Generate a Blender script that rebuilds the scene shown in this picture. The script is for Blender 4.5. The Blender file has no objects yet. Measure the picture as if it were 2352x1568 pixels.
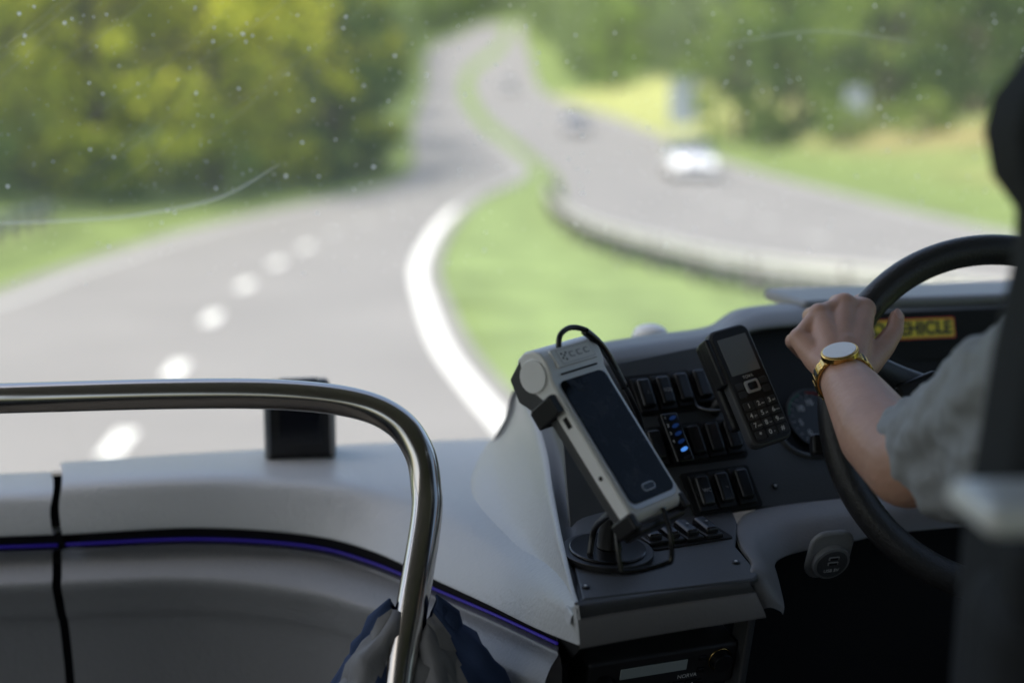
import bpy, bmesh, math, random
from mathutils import Vector as V, Matrix
import numpy as np
random.seed(7); np.random.seed(7)
S=bpy.context.scene
S.view_settings.view_transform='Standard'
S.view_settings.look='None'
S.view_settings.exposure=0
COL=S.collection

# ------------------------------------------------------------------ helpers
def mat(name,col,rough=.5,metal=0,var=.12,vscale=6,bump=0,bscale=200,spec=.5,coat=0,emit=None,estr=0,sss=0,col2=None,dist=.001):
    m=bpy.data.materials.new(name); m.use_nodes=True; nt=m.node_tree; b=nt.nodes['Principled BSDF']
    tc=nt.nodes.new('ShaderNodeTexCoord'); nz=nt.nodes.new('ShaderNodeTexNoise'); nz.inputs['Scale'].default_value=vscale; nz.inputs['Detail'].default_value=5
    nt.links.new(tc.outputs['Object'],nz.inputs['Vector'])
    mx=nt.nodes.new('ShaderNodeMix'); mx.data_type='RGBA'
    c1=[max(0,c*(1-var)) for c in col]; c2=col2 if col2 else [min(1,c*(1+var)) for c in col]
    mx.inputs[6].default_value=(*c1,1); mx.inputs[7].default_value=(*c2,1)
    nt.links.new(nz.outputs['Fac'],mx.inputs[0]); nt.links.new(mx.outputs[2],b.inputs['Base Color'])
    b.inputs['Roughness'].default_value=rough; b.inputs['Metallic'].default_value=metal
    b.inputs['Specular IOR Level'].default_value=spec; b.inputs['Coat Weight'].default_value=coat
    if sss:
        b.inputs['Subsurface Weight'].default_value=sss; b.inputs['Subsurface Radius'].default_value=(.01,.004,.002); b.inputs['Subsurface Scale'].default_value=.6
    if emit: b.inputs['Emission Color'].default_value=(*emit,1); b.inputs['Emission Strength'].default_value=estr
    if bump:
        n2=nt.nodes.new('ShaderNodeTexNoise'); n2.inputs['Scale'].default_value=bscale; n2.inputs['Detail'].default_value=6
        bp=nt.nodes.new('ShaderNodeBump'); bp.inputs['Strength'].default_value=bump; bp.inputs['Distance'].default_value=dist
        nt.links.new(tc.outputs['Object'],n2.inputs['Vector']); nt.links.new(n2.outputs['Fac'],bp.inputs['Height']); nt.links.new(bp.outputs['Normal'],b.inputs['Normal'])
    return m
def empty(name,loc=(0,0,0)):
    e=bpy.data.objects.new(name,None); e.location=loc; e.empty_display_size=.1; COL.objects.link(e); return e
def link(o,parent):
    COL.objects.link(o)
    if parent: o.parent=parent; o.matrix_parent_inverse=Matrix.Translation(parent.location).inverted()
    return o
def mobj(name,verts,faces,m,parent=None,smooth=True):
    me=bpy.data.meshes.new(name); me.from_pydata([tuple(v) for v in verts],[],faces); me.update()
    if m: 
        for q in (m if isinstance(m,(list,tuple)) else [m]): me.materials.append(q)
    if smooth: me.polygons.foreach_set('use_smooth',[True]*len(me.polygons))
    return link(bpy.data.objects.new(name,me),parent)
def fixn(o):
    bm=bmesh.new(); bm.from_mesh(o.data); bmesh.ops.remove_doubles(bm,verts=bm.verts,dist=1e-6); bmesh.ops.recalc_face_normals(bm,faces=bm.faces); bm.to_mesh(o.data); bm.free(); return o
def cat(p0,p1,p2,p3,t):
    return .5*((2*p1)+(p2-p0)*t+(2*p0-5*p1+4*p2-p3)*t*t+(3*p1-p0-3*p2+p3)*t**3)
def spline(pts,sub=8,closed=False):
    pts=[V(p) for p in pts]; n=len(pts); out=[]
    rng=range(n) if closed else range(n-1)
    for i in rng:
        if closed: a,b,c_,d=pts[(i-1)%n],pts[i],pts[(i+1)%n],pts[(i+2)%n]
        else: a,b,c_,d=(pts[i-1] if i else pts[0]*2-pts[1]),pts[i],pts[i+1],(pts[i+2] if i+2<n else pts[-1]*2-pts[-2])
        for k in range(sub): out.append(cat(a,b,c_,d,k/sub))
    if not closed: out.append(pts[-1])
    return out
def resample(pts,n,smooth=True):
    p=spline(pts,10) if smooth else [V(q) for q in pts]
    L=[0]
    for i in range(1,len(p)): L.append(L[-1]+(p[i]-p[i-1]).length)
    out=[];j=0
    for k in range(n):
        t=L[-1]*k/(n-1)
        while j<len(L)-2 and L[j+1]<t: j+=1
        f=(t-L[j])/max(1e-9,L[j+1]-L[j]); out.append(p[j].lerp(p[j+1],min(1,max(0,f))))
    return out
def loft(name,rows,m,parent,ncol=48,sub=6,solid=0):
    R=[resample(r,ncol) for r in rows]
    cols=[spline([R[i][j] for i in range(len(R))],sub) for j in range(ncol)]
    nr=len(cols[0]); vs=[cols[j][i] for i in range(nr) for j in range(ncol)]
    fs=[(i*ncol+j,i*ncol+j+1,(i+1)*ncol+j+1,(i+1)*ncol+j) for i in range(nr-1) for j in range(ncol-1)]
    o=mobj(name,vs,fs,m,parent)
    if solid:
        md=o.modifiers.new('s','SOLIDIFY'); md.thickness=solid; md.offset=0
    return o
def sh(row,d): return [V(p)+V(d) for p in row]
def lerprow(a,b,t,d=(0,0,0),n=16):
    A=resample(a,n);B=resample(b,n); return [A[i].lerp(B[i],t)+V(d) for i in range(n)]
def mm(l): return [V((a/1000,b/1000,c/1000)) for a,b,c in l]
def tube(name,pts,r,m,parent,n=14,sub=8,smooth=True,closed=False,caps=True):
    p=spline(pts,sub,closed) if smooth else [V(q) for q in pts]
    N=len(p); rr=[r]*N if not isinstance(r,(list,tuple)) else [float(np.interp(i/(N-1)*(len(r)-1),range(len(r)),r)) for i in range(N)]
    vs=[];fs=[]; up=None
    for i in range(N):
        if closed: t=(p[(i+1)%N]-p[i-1]).normalized()
        else: t=(p[min(i+1,N-1)]-p[max(i-1,0)]).normalized()
        if up is None:
            up=t.orthogonal().normalized()
        up=(up-t*up.dot(t)).normalized(); s=t.cross(up)
        for k in range(n):
            a=2*math.pi*k/n; vs.append(p[i]+(up*math.cos(a)+s*math.sin(a))*rr[i])
    M=N if closed else N-1
    for i in range(M):
        for k in range(n):
            i2=(i+1)%N; fs.append((i*n+k,i*n+(k+1)%n,i2*n+(k+1)%n,i2*n+k))
    if not closed and caps: fs.append(tuple(range(n))[::-1]); fs.append(tuple((N-1)*n+k for k in range(n)))
    return mobj(name,vs,fs,m,parent)
class F:
    def __init__(s,O,X,Y):
        s.O=V(O);s.X=V(X).normalized();Y=V(Y);s.N=s.X.cross(Y).normalized();s.Y=s.N.cross(s.X)
    def p(s,x,y,z=0): return s.O+s.X*x+s.Y*y+s.N*z
    def m(s,x=0,y=0,z=0):
        M=Matrix((s.X,s.Y,s.N)).transposed().to_4x4(); M.translation=s.p(x,y,z); return M
def box(name,fr,c,size,m,parent,bev=.002,seg=3,rot=None,taper=None):
    bm=bmesh.new(); bmesh.ops.create_cube(bm,size=1)
    for v in bm.verts:
        v.co=V((v.co.x*size[0],v.co.y*size[1],v.co.z*size[2]))
        if taper and v.co.z>0: v.co.x*=taper; v.co.y*=taper
    if rot: bmesh.ops.rotate(bm,verts=bm.verts,matrix=Matrix.Rotation(rot[1],3,rot[0]))
    bmesh.ops.transform(bm,matrix=fr.m(*c),verts=bm.verts)
    me=bpy.data.meshes.new(name); bm.to_mesh(me); bm.free()
    if m: me.materials.append(m)
    me.polygons.foreach_set('use_smooth',[True]*len(me.polygons))
    o=link(bpy.data.objects.new(name,me),parent)
    if bev: 
        b=o.modifiers.new('b','BEVEL'); b.width=bev; b.segments=seg; b.harden_normals=True; b.limit_method='ANGLE'
    else: me.polygons.foreach_set('use_smooth',[False]*len(me.polygons))
    return o
def plate(name,fr,pts,z0,z1,m,parent,bev=.002,seg=3):
    n=len(pts); vs=[fr.p(x,y,z0) for x,y in pts]+[fr.p(x,y,z1) for x,y in pts]
    fs=[tuple(range(n)),tuple(range(2*n-1,n-1,-1))]+[(i,i+n,(i+1)%n+n,(i+1)%n) for i in range(n)]
    o=mobj(name,vs,fs,m,parent); fixn(o)
    if bev:
        b=o.modifiers.new('b','BEVEL'); b.width=bev; b.segments=seg; b.harden_normals=True; b.limit_method='ANGLE'; b.angle_limit=math.radians(40)
    else: o.data.polygons.foreach_set('use_smooth',[False]*len(o.data.polygons))
    return o
def rrect(cx,cy,w,h,r,k=5):
    o=[]
    for sx,sy,a0 in((1,1,0),(-1,1,90),(-1,-1,180),(1,-1,270)):
        for i in range(k+1):
            a=math.radians(a0+90*i/k); o.append((cx+sx*(w/2-r)+r*math.cos(a),cy+sy*(h/2-r)+r*math.sin(a)))
    return o
def cyl(name,fr,c,r,z0,z1,m,parent,n=32,r2=None,bev=.001):
    r2=r if r2 is None else r2
    vs=[fr.p(c[0]+r*math.cos(2*math.pi*k/n),c[1]+r*math.sin(2*math.pi*k/n),z0) for k in range(n)]+[fr.p(c[0]+r2*math.cos(2*math.pi*k/n),c[1]+r2*math.sin(2*math.pi*k/n),z1) for k in range(n)]
    fs=[tuple(range(n)),tuple(range(2*n-1,n-1,-1))]+[(i,i+n,(i+1)%n+n,(i+1)%n) for i in range(n)]
    o=mobj(name,vs,fs,m,parent); fixn(o)
    b=o.modifiers.new('b','BEVEL'); b.width=bev; b.segments=2; b.harden_normals=True; b.limit_method='ANGLE'; b.angle_limit=math.radians(50)
    return o
def text(name,body,fr,x,y,z,size,m,parent,bold=0,align='CENTER'):
    cu=bpy.data.curves.new(name,'FONT'); cu.body=body; cu.size=size; cu.align_x=align; cu.align_y='CENTER'; cu.extrude=.0001; cu.offset=bold; cu.materials.append(m)
    o=bpy.data.objects.new(name,cu); o.matrix_basis=fr.m(x,y,z); link(o,parent)
    return o
def sphere_into(bm,c,r,sx=(1,1,1),sd=2):
    bmesh.ops.create_icosphere(bm,subdivisions=sd,radius=1,matrix=Matrix.Translation(c)@Matrix.Diagonal((r*sx[0],r*sx[1],r*sx[2],1)))
def blob(name,chains,m,parent,voxel=.003,smooth=4,extra=None,disp=None,step=.3,sd=2):
    bm=bmesh.new()
    for ch in chains:
        for i in range(len(ch)-1):
            (p,r),(q,s)=ch[i],ch[i+1]; p=V(p);q=V(q); L=(q-p).length; k=max(2,int(L/(min(r,s)*step)))
            for j in range(k+1):
                t=j/k; sphere_into(bm,p.lerp(q,t),r+(s-r)*t,(1,1,1),sd)
    if extra:
        for c,r,sx in extra: bmesh.ops.create_icosphere(bm,subdivisions=3,radius=1,matrix=Matrix.Translation(V(c))@Matrix.Diagonal((r*sx[0],r*sx[1],r*sx[2],1)))
    me=bpy.data.meshes.new(name); bm.to_mesh(me); bm.free(); me.materials.append(m)
    o=link(bpy.data.objects.new(name,me),parent)
    r=o.modifiers.new('r','REMESH'); r.mode='VOXEL'; r.voxel_size=voxel; r.use_smooth_shade=True
    s_=o.modifiers.new('s','SMOOTH'); s_.iterations=smooth; s_.factor=.5
    if disp:
        tx=bpy.data.textures.new(name,'CLOUDS'); tx.noise_scale=disp[1]; tx.noise_depth=2
        d=o.modifiers.new('d','DISPLACE'); d.texture=tx; d.strength=disp[0]; d.mid_level=.5; d.texture_coords='GLOBAL'
    return o

# ------------------------------------------------------------------ materials
M_light=mat('light_grey_plastic',(.46,.47,.47),.33,bump=.7,bscale=190,var=.05,vscale=3,dist=.0015)
M_face=mat('grey_plastic',(.23,.234,.238),.46,bump=.7,bscale=190,var=.06,vscale=3,dist=.0015)
M_cowl=mat('cowl_plastic',(.20,.203,.205),.42,bump=.4,bscale=260,var=.05)
M_trim=mat('warm_grey_plastic',(.20,.193,.193),.48,bump=.4,bscale=300,var=.05)
M_panel=mat('dark_panel_plastic',(.065,.067,.07),.46,bump=.3,bscale=400,var=.1)
M_dark=mat('black_plastic',(.014,.014,.015),.40,bump=.2,bscale=300,var=.2)
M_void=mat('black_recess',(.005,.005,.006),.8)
M_gloss=mat('gloss_black_plastic',(.008,.008,.009),.22,var=.3,vscale=40)
M_switch=mat('switch_plastic',(.016,.016,.018),.26,var=.15,vscale=80)
M_white=mat('white_plastic',(.9,.895,.88),.3,var=.03,vscale=30)
M_silver=mat('silver_paint',(.6,.6,.6),.3,metal=.4,var=.05,vscale=30)
M_steel=mat('polished_steel',(.53,.50,.465),.2,metal=1,var=.08,vscale=12)
M_label=mat('white_print',(.8,.8,.8),.5)
M_dim=mat('grey_print',(.42,.42,.43),.5)
M_led=mat('blue_led_strip',(.02,.01,.15),.4,emit=(.07,.04,.7),estr=.12)
M_blue=mat('blue_button',(.02,.06,.25),.3,emit=(.05,.2,.8),estr=.05)
M_blue2=mat('blue_button_lit',(.05,.2,.9),.3,emit=(.1,.35,1),estr=.7)
M_skin=mat('skin',(.56,.325,.235),.46,var=.18,vscale=28,bump=.5,bscale=140,sss=.1,dist=.0013)
M_nail=mat('nail',(.62,.38,.32),.3)
M_shirt=mat('shirt_cloth',(.32,.33,.335),.85,bump=.3,bscale=900,var=.05,vscale=10)
M_gold=mat('gold',(.75,.5,.17),.2,metal=1,var=.1,vscale=300)
M_dial=mat('watch_dial',(.88,.88,.86),.12,coat=1)  # dial white stands in for glare on its glass; eyes share it
M_hair=mat('hair',(.03,.02,.015),.7,bump=.6,bscale=300)
M_trouser=mat('trouser_cloth',(.02,.022,.03),.9)
M_seat=mat('seat_fabric',(.010,.011,.014),.85,bump=.3,bscale=500)
M_leather=mat('wheel_leather',(.03,.03,.031),.36,bump=.7,bscale=330,var=.15,vscale=40)

# ------------------------------------------------------------------ camera, light, sky
cd=bpy.data.cameras.new('camera'); cam=bpy.data.objects.new('camera',cd); COL.objects.link(cam)
cam.location=(0,0,3); cam.rotation_euler=(math.radians(90-9.6),0,0)
cd.lens=50; cd.sensor_width=36; cd.clip_start=.05; cd.clip_end=5000
cd.dof.use_dof=True; cd.dof.focus_distance=1.57; cd.dof.aperture_fstop=1.8
S.camera=cam
EL,AZ=54,-118
w=bpy.data.worlds.new('World'); S.world=w; w.use_nodes=True; nt=w.node_tree
sky=nt.nodes.new('ShaderNodeTexSky'); sky.sky_type='NISHITA'; sky.sun_disc=False; sky.sun_elevation=math.radians(EL); sky.sun_rotation=math.radians(AZ)
sky.air_density=1; sky.dust_density=3.5; sky.ozone_density=.6
bg=nt.nodes['Background']; bg.inputs[1].default_value=.30; nt.links.new(sky.outputs[0],bg.inputs[0])
sl=bpy.data.lights.new('sun','SUN'); sl.energy=5.0; sl.angle=math.radians(6); sl.color=(1,.95,.86)
so=bpy.data.objects.new('sun',sl); COL.objects.link(so)
sv=V((math.sin(math.radians(AZ))*math.cos(math.radians(EL)),math.cos(math.radians(AZ))*math.cos(math.radians(EL)),math.sin(math.radians(EL))))
so.rotation_euler=sv.to_track_quat('Z','Y').to_euler()

# ------------------------------------------------------------------ terrain
def h(y):
    if y<50: return 0.
    if y<420: return .00024*(y-50)**2
    return .00024*370**2+.1776*120*(1-math.exp(-(y-420)/120))
LL=[(-8.0,0),(-8.1,9.9),(-8.7,13.3),(-8.3,16.9),(-7.8,21.5),(-7.8,24.2),(-7.7,26.9),(-7.1,34.4),(-5.6,43.3),(-4.2,50.3),(-3.8,57.4),(-4.3,70.1),(-6.1,95.2),(-7.8,121.8),(-9.4,154.2),(-11,191.4),(-13.3,231.5),(-15.4,268.6),(-14.7,295.9),(-11,318),(-7.7,340.4),(-3,370),(4,420)]
LR=[(2.3,0),(1.7,7.5),(.7,10.5),(.3,12.6),(-.1,14.6),(-.6,17.5),(-1.1,22),(-1.4,25.5),(-1.5,30.2),(-1.4,37.1),(-.9,45.6),(.1,52.9),(.7,60.7),(.5,70.1),(-.7,89.4),(-2.2,107.7),(-4.2,137.4),(-6.3,172.4),(-7.3,201.3),(-7.6,226.6),(-6.5,252.5),(-4.6,274.2),(-2.4,306.8),(-1.6,340.4),(1,370),(8,420)]
RL=[(25,0),(11.1,14.6),(8.7,17.2),(7.0,19.3),(6.0,21.0),(4.9,22.0),(4.0,23.6),(3.1,26.2),(2.2,29.7),(1.7,34.4),(1.5,40.1),(1.7,47.9),(1.8,58.9),(1.2,74.4),(.1,95.2),(-1.7,121.8),(-3.5,154.2),(-5.2,191.4),(-5.7,221.3),(-4.2,247.3),(-2.1,272),(-.6,306.8),(.4,340.4),(3,370),(10,420)]
RR=[(36,0),(14,18.6),(12.1,24.2),(11.4,31.6),(10.9,38.5),(10.6,47.9),(10.3,58.9),(10.2,72.3),(10.2,98.2),(9.3,125.7),(7.0,149.9),(3.9,177),(3.1,211.1),(3.1,263.4),(2.2,306.8),(2.4,340.4),(6,370),(13,420)]
def fx(L):
    p=spline([(a,b,0) for a,b in L],8); ys=[q.y for q in p]; xs=[q.x for q in p]
    return lambda y: float(np.interp(y,ys,xs))
xll,xlr,xrl,xrr=map(fx,(LL,LR,RL,RR))
def sstep(t): t=min(1,max(0,t)); return t*t*(3-2*t)
def gz(x,y):
    z=h(y); yy=min(max(y,0),400)
    dr=x-xrr(yy)-2.5; dl=xll(yy)-x-3
    if dr>0: z+=2.0*sstep(dr/11)+ (dr-8)*.07*(dr>8)
    if dl>0: z+=1.2*sstep(dl/10)+(dl-8)*.06*(dl>8)
    return z
ys=[-60,-30,-10]+[i*1.0 for i in range(0,60)]+[60+i*3. for i in range(0,121)]+[430,445,465,500,560,650,800,1100,1600,2500]
xs=[-1500,-800,-400,-220,-140,-100,-75,-60]+[-50+i*1.0 for i in range(0,111)]+[70,85,110,160,240,420,800,1500]
vs=[];cols=[]
rn=random.Random(3)
for y in ys:
    for x in xs:
        z=gz(min(max(x,-90),90),y); vs.append((x,y,z-.03))
        yy=min(max(y,0),400); g=V((.16,.215,.065))
        dr=x-xrr(yy); dl=xll(yy)-x
        if 3<dr<40 and 45<y<120: g=g.lerp(V((.25,.205,.09)),.9*sstep((dr-4)/4)*(.55+.45*math.sin(x*.7+y*.2)))
        if 0<dr<14 and 98<y<175: g=g.lerp(V((.34,.36,.13)),.9)
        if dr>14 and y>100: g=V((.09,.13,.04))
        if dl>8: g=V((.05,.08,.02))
        if xlr(yy)<x<xrl(yy): g=V((.185,.25,.09))
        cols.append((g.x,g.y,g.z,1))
nx=len(xs)
fs=[(j*nx+i,j*nx+i+1,(j+1)*nx+i+1,(j+1)*nx+i) for j in range(len(ys)-1) for i in range(nx-1)]
def attrmat(name,rough=.9,mul=(.7,1.3),sc=.8,trans=0):
    m=bpy.data.materials.new(name); m.use_nodes=True; n=m.node_tree; b=n.nodes['Principled BSDF']; b.inputs['Roughness'].default_value=rough; b.inputs['Specular IOR Level'].default_value=.2
    a=n.nodes.new('ShaderNodeVertexColor'); a.layer_name='col'; tc=n.nodes.new('ShaderNodeTexCoord')
    z=n.nodes.new('ShaderNodeTexNoise'); z.inputs['Scale'].default_value=sc; z.inputs['Detail'].default_value=8
    mr=n.nodes.new('ShaderNodeMapRange'); mr.inputs[1].default_value=.3; mr.inputs[2].default_value=.7; mr.inputs[3].default_value=mul[0]; mr.inputs[4].default_value=mul[1]
    vm=n.nodes.new('ShaderNodeVectorMath'); vm.operation='SCALE'
    n.links.new(tc.outputs['Object'],z.inputs['Vector']); n.links.new(z.outputs['Fac'],mr.inputs[0]); n.links.new(a.outputs['Color'],vm.inputs[0]); n.links.new(mr.outputs[0],vm.inputs['Scale']); n.links.new(vm.outputs[0],b.inputs['Base Color'])
    return m
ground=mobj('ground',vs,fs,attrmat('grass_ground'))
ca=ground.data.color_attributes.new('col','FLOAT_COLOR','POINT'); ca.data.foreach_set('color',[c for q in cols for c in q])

M_asph=mat('asphalt',(.225,.217,.203),.75,var=.2,vscale=.35,bump=.3,bscale=40,dist=.01)
M_paint=mat('road_paint',(.8,.8,.74),.6,var=.08,vscale=8)
M_worn=mat('worn_road_paint',(.42,.42,.39),.7,var=.15,vscale=2)
def strip(name,fa,fb,y0,y1,z,m,parent,n=6):
    Y=[y for y in ys if y0<=y<=y1]; Y=sorted(set([y0]+Y+[y1])); v=[];f=[]
    for y in Y:
        a,b=fa(y),fb(y)
        for k in range(n+1): v.append((a+(b-a)*k/n,y,h(y)+z))
    for j in range(len(Y)-1):
        for k in range(n): f.append((j*(n+1)+k,j*(n+1)+k+1,(j+1)*(n+1)+k+1,(j+1)*(n+1)+k))
    return mobj(name,v,f,m,parent)
road=empty('road'); 
strip('asphalt',lambda y:xll(y)-.5,lambda y:xlr(y)+.1,-30,345,0,M_asph,road)
strip('edge_line_nearside',lambda y:xll(y)+.1,lambda y:xll(y)+.28,0,60,.006,M_worn,road,1)
strip('edge_line_offside',lambda y:xlr(y)-.42,lambda y:xlr(y)-.17,0,40,.006,M_paint,road,1)
strip('edge_line_offside_far',lambda y:xlr(y)-.36,lambda y:xlr(y)-.2,40,100,.006,M_worn,road,1)
dash=[(-3.2,9),(-3.5,12.3),(-3.8,15.8),(-4.2,19.7),(-4.4,23.3),(-4.4,26.5),(-4.3,29.6),(-4.1,32.6),(-3.7,36),(-3.2,39.5),(-2.7,44),(-2.1,50),(-1.8,57),(-1.8,66),(-2.6,78),(-3.6,92),(-5,112)]
for i,(x,y) in enumerate(dash):
    j=min(i+1,len(dash)-1); k=max(i-1,0); d=V((dash[j][0]-dash[k][0],dash[j][1]-dash[k][1],0)).normalized(); s=V((d.y,-d.x,0))
    c=V((x,y,0)); q=[c-d*.5-s*.1,c-d*.5+s*.1,c+d*.5+s*.1,c+d*.5-s*.1]
    mobj('lane_dash_%d'%i,[(p.x,p.y,h(p.y)+.006+(.02 if y>50 else 0)) for p in q],[(0,1,2,3)],M_paint if i<7 else M_worn,road,False)
road2=empty('road')
strip('asphalt',xrl,lambda y:xrr(y)+.3,2,345,0,M_asph,road2)
strip('edge_line',lambda y:xrr(y)-.35,lambda y:xrr(y)-.15,2,200,.006,M_worn,road2,1)
for i,y in enumerate([18+4.2*k for k in range(8)]):
    f=lambda q:(xrl(q)+xrr(q))/2
    strip('lane_dash_%d'%i,lambda q:f(q)-.1,lambda q:f(q)+.1,y,y+1.2,.006,M_worn,road2,1)

M_galv=mat('galvanised_steel',(.45,.45,.43),.5,metal=.3,var=.12,vscale=3)
M_post=mat('barrier_post',(.10,.09,.08),.7)
def barrier(path,zf=lambda x,y:h(y)):
    e=empty('crash_barrier'); p=resample([(a,b,0) for a,b in path],60)
    prof=[(0,.38),(.05,.42),(.05,.47),(0,.50),(0,.52),(.05,.55),(.05,.60),(0,.63)]
    v=[];f=[]
    for i,q in enumerate(p):
        t=(p[min(i+1,59)]-p[max(i-1,0)]).normalized(); s=V((t.y,-t.x,0))
        for a,b in prof: c=q-s*a; v.append((c.x,c.y,zf(q.x,q.y)+b))
    n=len(prof)
    for i in range(59):
        for k in range(n-1): f.append((i*n+k,i*n+k+1,(i+1)*n+k+1,(i+1)*n+k))
    o=mobj('beam',v,f,M_galv,e); md=o.modifiers.new('s','SOLIDIFY'); md.thickness=.01
    for i in range(0,60,3):
        q=p[i]; box('post_%d'%i,F((q.x,q.y,zf(q.x,q.y)+.3),(1,0,0),(0,1,0)),(0,0,0),(.1,.1,.62),M_post,e,0)
    return e
barrier([(10.6,14.2),(8.2,16.9),(6.5,18.8),(5.4,20.5),(4.3,21.6),(3.4,23.1),(2.5,25.8),(1.6,29.4),(1.15,34.4),(1.0,40.1),(1.2,46)])
# dark leaf flecks standing in for the shadow beneath the median barrier
hp=resample([(a,b,0) for a,b in [(10.7,14.4),(8.35,17.0),(6.65,18.9),(5.55,20.55),(4.45,21.7),(3.55,23.2),(2.65,25.9),(1.75,29.5),(1.3,34.4),(1.15,40.1),(1.35,46)]],150); v=[];f=[]; hr_=np.random.RandomState(5)
for q in hp:
    for k in range(34):
        c=np.array([q.x+.06+hr_.uniform(-.10,.10),q.y+hr_.uniform(-.2,.2),h(q.y)+.02+.36*hr_.uniform(0,1)**1.2]); u=hr_.normal(size=3); u/=np.linalg.norm(u); w_=np.cross(u,hr_.normal(size=3)); w_/=np.linalg.norm(w_); b0=len(v)
        v+= [tuple(c-u*.06),tuple(c-w_*.03),tuple(c+u*.06),tuple(c+w_*.03)]; f.append((b0,b0+1,b0+2,b0+3))
mobj('barrier_shade_strip',v,f,mat('barrier_shade',(.05,.075,.025),.9,var=.4,vscale=3),None,False)
barrier([(-12,12),(-10.6,20),(-10.2,27),(-10.6,33)],lambda x,y:gz(x,y)+.1)

# ------------------------------------------------------------------ trees
def leafmat(name,c1,c2):
    m=bpy.data.materials.new(name); m.use_nodes=True; n=m.node_tree; n.nodes.remove(n.nodes['Principled BSDF']); out=n.nodes['Material Output']
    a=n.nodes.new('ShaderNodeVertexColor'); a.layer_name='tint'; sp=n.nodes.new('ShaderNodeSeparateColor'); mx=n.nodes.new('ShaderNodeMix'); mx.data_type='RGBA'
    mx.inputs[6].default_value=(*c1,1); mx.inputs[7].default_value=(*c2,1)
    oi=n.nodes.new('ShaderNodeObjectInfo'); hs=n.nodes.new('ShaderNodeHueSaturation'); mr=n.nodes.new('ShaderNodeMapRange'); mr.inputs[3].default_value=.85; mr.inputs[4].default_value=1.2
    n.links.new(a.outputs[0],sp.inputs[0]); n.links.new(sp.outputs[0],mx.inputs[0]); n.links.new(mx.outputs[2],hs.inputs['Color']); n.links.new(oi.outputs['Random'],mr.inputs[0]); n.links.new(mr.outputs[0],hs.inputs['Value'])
    d=n.nodes.new('ShaderNodeBsdfDiffuse'); t=n.nodes.new('ShaderNodeBsdfTranslucent'); ms=n.nodes.new('ShaderNodeMixShader'); ms.inputs[0].default_value=.35
    n.links.new(hs.outputs[0],d.inputs[0]); n.links.new(hs.outputs[0],t.inputs[0]); n.links.new(d.outputs[0],ms.inputs[1]); n.links.new(t.outputs[0],ms.inputs[2]); n.links.new(ms.outputs[0],out.inputs[0])
    return m
LM={'y':leafmat('leaves_yellow',(.25,.31,.03),(.55,.55,.05)),'g':leafmat('leaves_green',(.09,.155,.035),(.29,.38,.08)),'d':leafmat('leaves_dark',(.045,.085,.03),(.15,.22,.055)),'f':leafmat('leaves_far_hazed',(.14,.20,.09),(.30,.37,.16))}  # far leaves are paler: distance haze put into their colour
M_bark=mat('bark',(.06,.045,.03),.9,bump=.6,bscale=20,dist=.02)
def tree_mesh(seed,H=9,R=3.6,zl=.3,nc=75,nl=38,ls=.44):
    r=np.random.RandomState(seed); V_=[];Fc=[];mi=[];tint=[]
    def cone(p,q,a,b,n=7):
        p=V(p);q=V(q); t=(q-p).normalized(); u=t.orthogonal().normalized(); s=t.cross(u); b0=len(V_)
        for c,rad in((p,a),(q,b)):
            for k in range(n): V_.append(tuple(c+(u*math.cos(2*math.pi*k/n)+s*math.sin(2*math.pi*k/n))*rad)); tint.append(0)
        for k in range(n): Fc.append((b0+k,b0+(k+1)%n,b0+n+(k+1)%n,b0+n+k)); mi.append(0)
    cone((0,0,-.5),(0,0,H*.35),.26,.19); cone((0,0,H*.35),(.2,.1,H*.8),.19,.05)
    for k in range(7):
        a=k*2.4; z=H*(.2+.08*k); cone((0,0,z),(math.cos(a)*R*.7,math.sin(a)*R*.7,z+H*.18),.11,.03)
    for c in range(nc):
        a=r.uniform(0,2*math.pi); zz=r.uniform(0,1)**.9; prof=math.sqrt(max(.04,1-(2*zz-.85)**2*.75)) ; rad=R*prof*r.uniform(.35,1.02)**.6
        cz=zl+(H-zl)*zz; cc=np.array([math.cos(a)*rad,math.sin(a)*rad,cz]); cr=r.uniform(.45,1.05); tb=r.uniform(0,1)**1.3
        for l in range(nl):
            d=r.normal(size=3); d/=np.linalg.norm(d); p=cc+d*cr*r.uniform(.5,1)**.5*np.array([1,1,.75])
            nrm=d*.7+r.normal(size=3)*.5; nrm/=np.linalg.norm(nrm); u=np.cross(nrm,r.normal(size=3)); u/=np.linalg.norm(u); v=np.cross(nrm,u); s=ls*r.uniform(.5,1)
            b0=len(V_)
            for q in (p-u*s*.5,p-v*s*.32,p+u*s*.5,p+v*s*.32): V_.append(tuple(q)); tint.append(min(1,max(0,tb*.5+.4*zz+.2*(d[2]*.5+.5)+r.uniform(-.1,.1))))  # leaves lighter toward crown and clump tops, light put into the tint
            Fc.append((b0,b0+1,b0+2,b0+3)); mi.append(1)
    me=bpy.data.meshes.new('tree'); me.from_pydata(V_,[],Fc); me.polygons.foreach_set('material_index',mi)
    me.materials.append(M_bark); me.materials.append(LM['g'])
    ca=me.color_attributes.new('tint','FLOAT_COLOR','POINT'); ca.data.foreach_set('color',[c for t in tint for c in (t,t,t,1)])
    return me
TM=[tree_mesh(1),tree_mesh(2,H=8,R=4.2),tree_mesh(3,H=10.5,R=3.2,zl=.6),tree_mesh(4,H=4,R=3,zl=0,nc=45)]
def tree(name,x,y,s,k,var,parent=None,sz=1):
    o=bpy.data.objects.new(name,TM[var]); o.location=(x,y,gz(x,y)-.2); o.scale=(s,s,s*sz); o.rotation_euler=(0,0,rn.uniform(0,6.28))
    COL.objects.link(o); o.material_slots[1].link='OBJECT'; o.material_slots[1].material=LM[k]
    if parent: o.parent=parent
    return o
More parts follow.
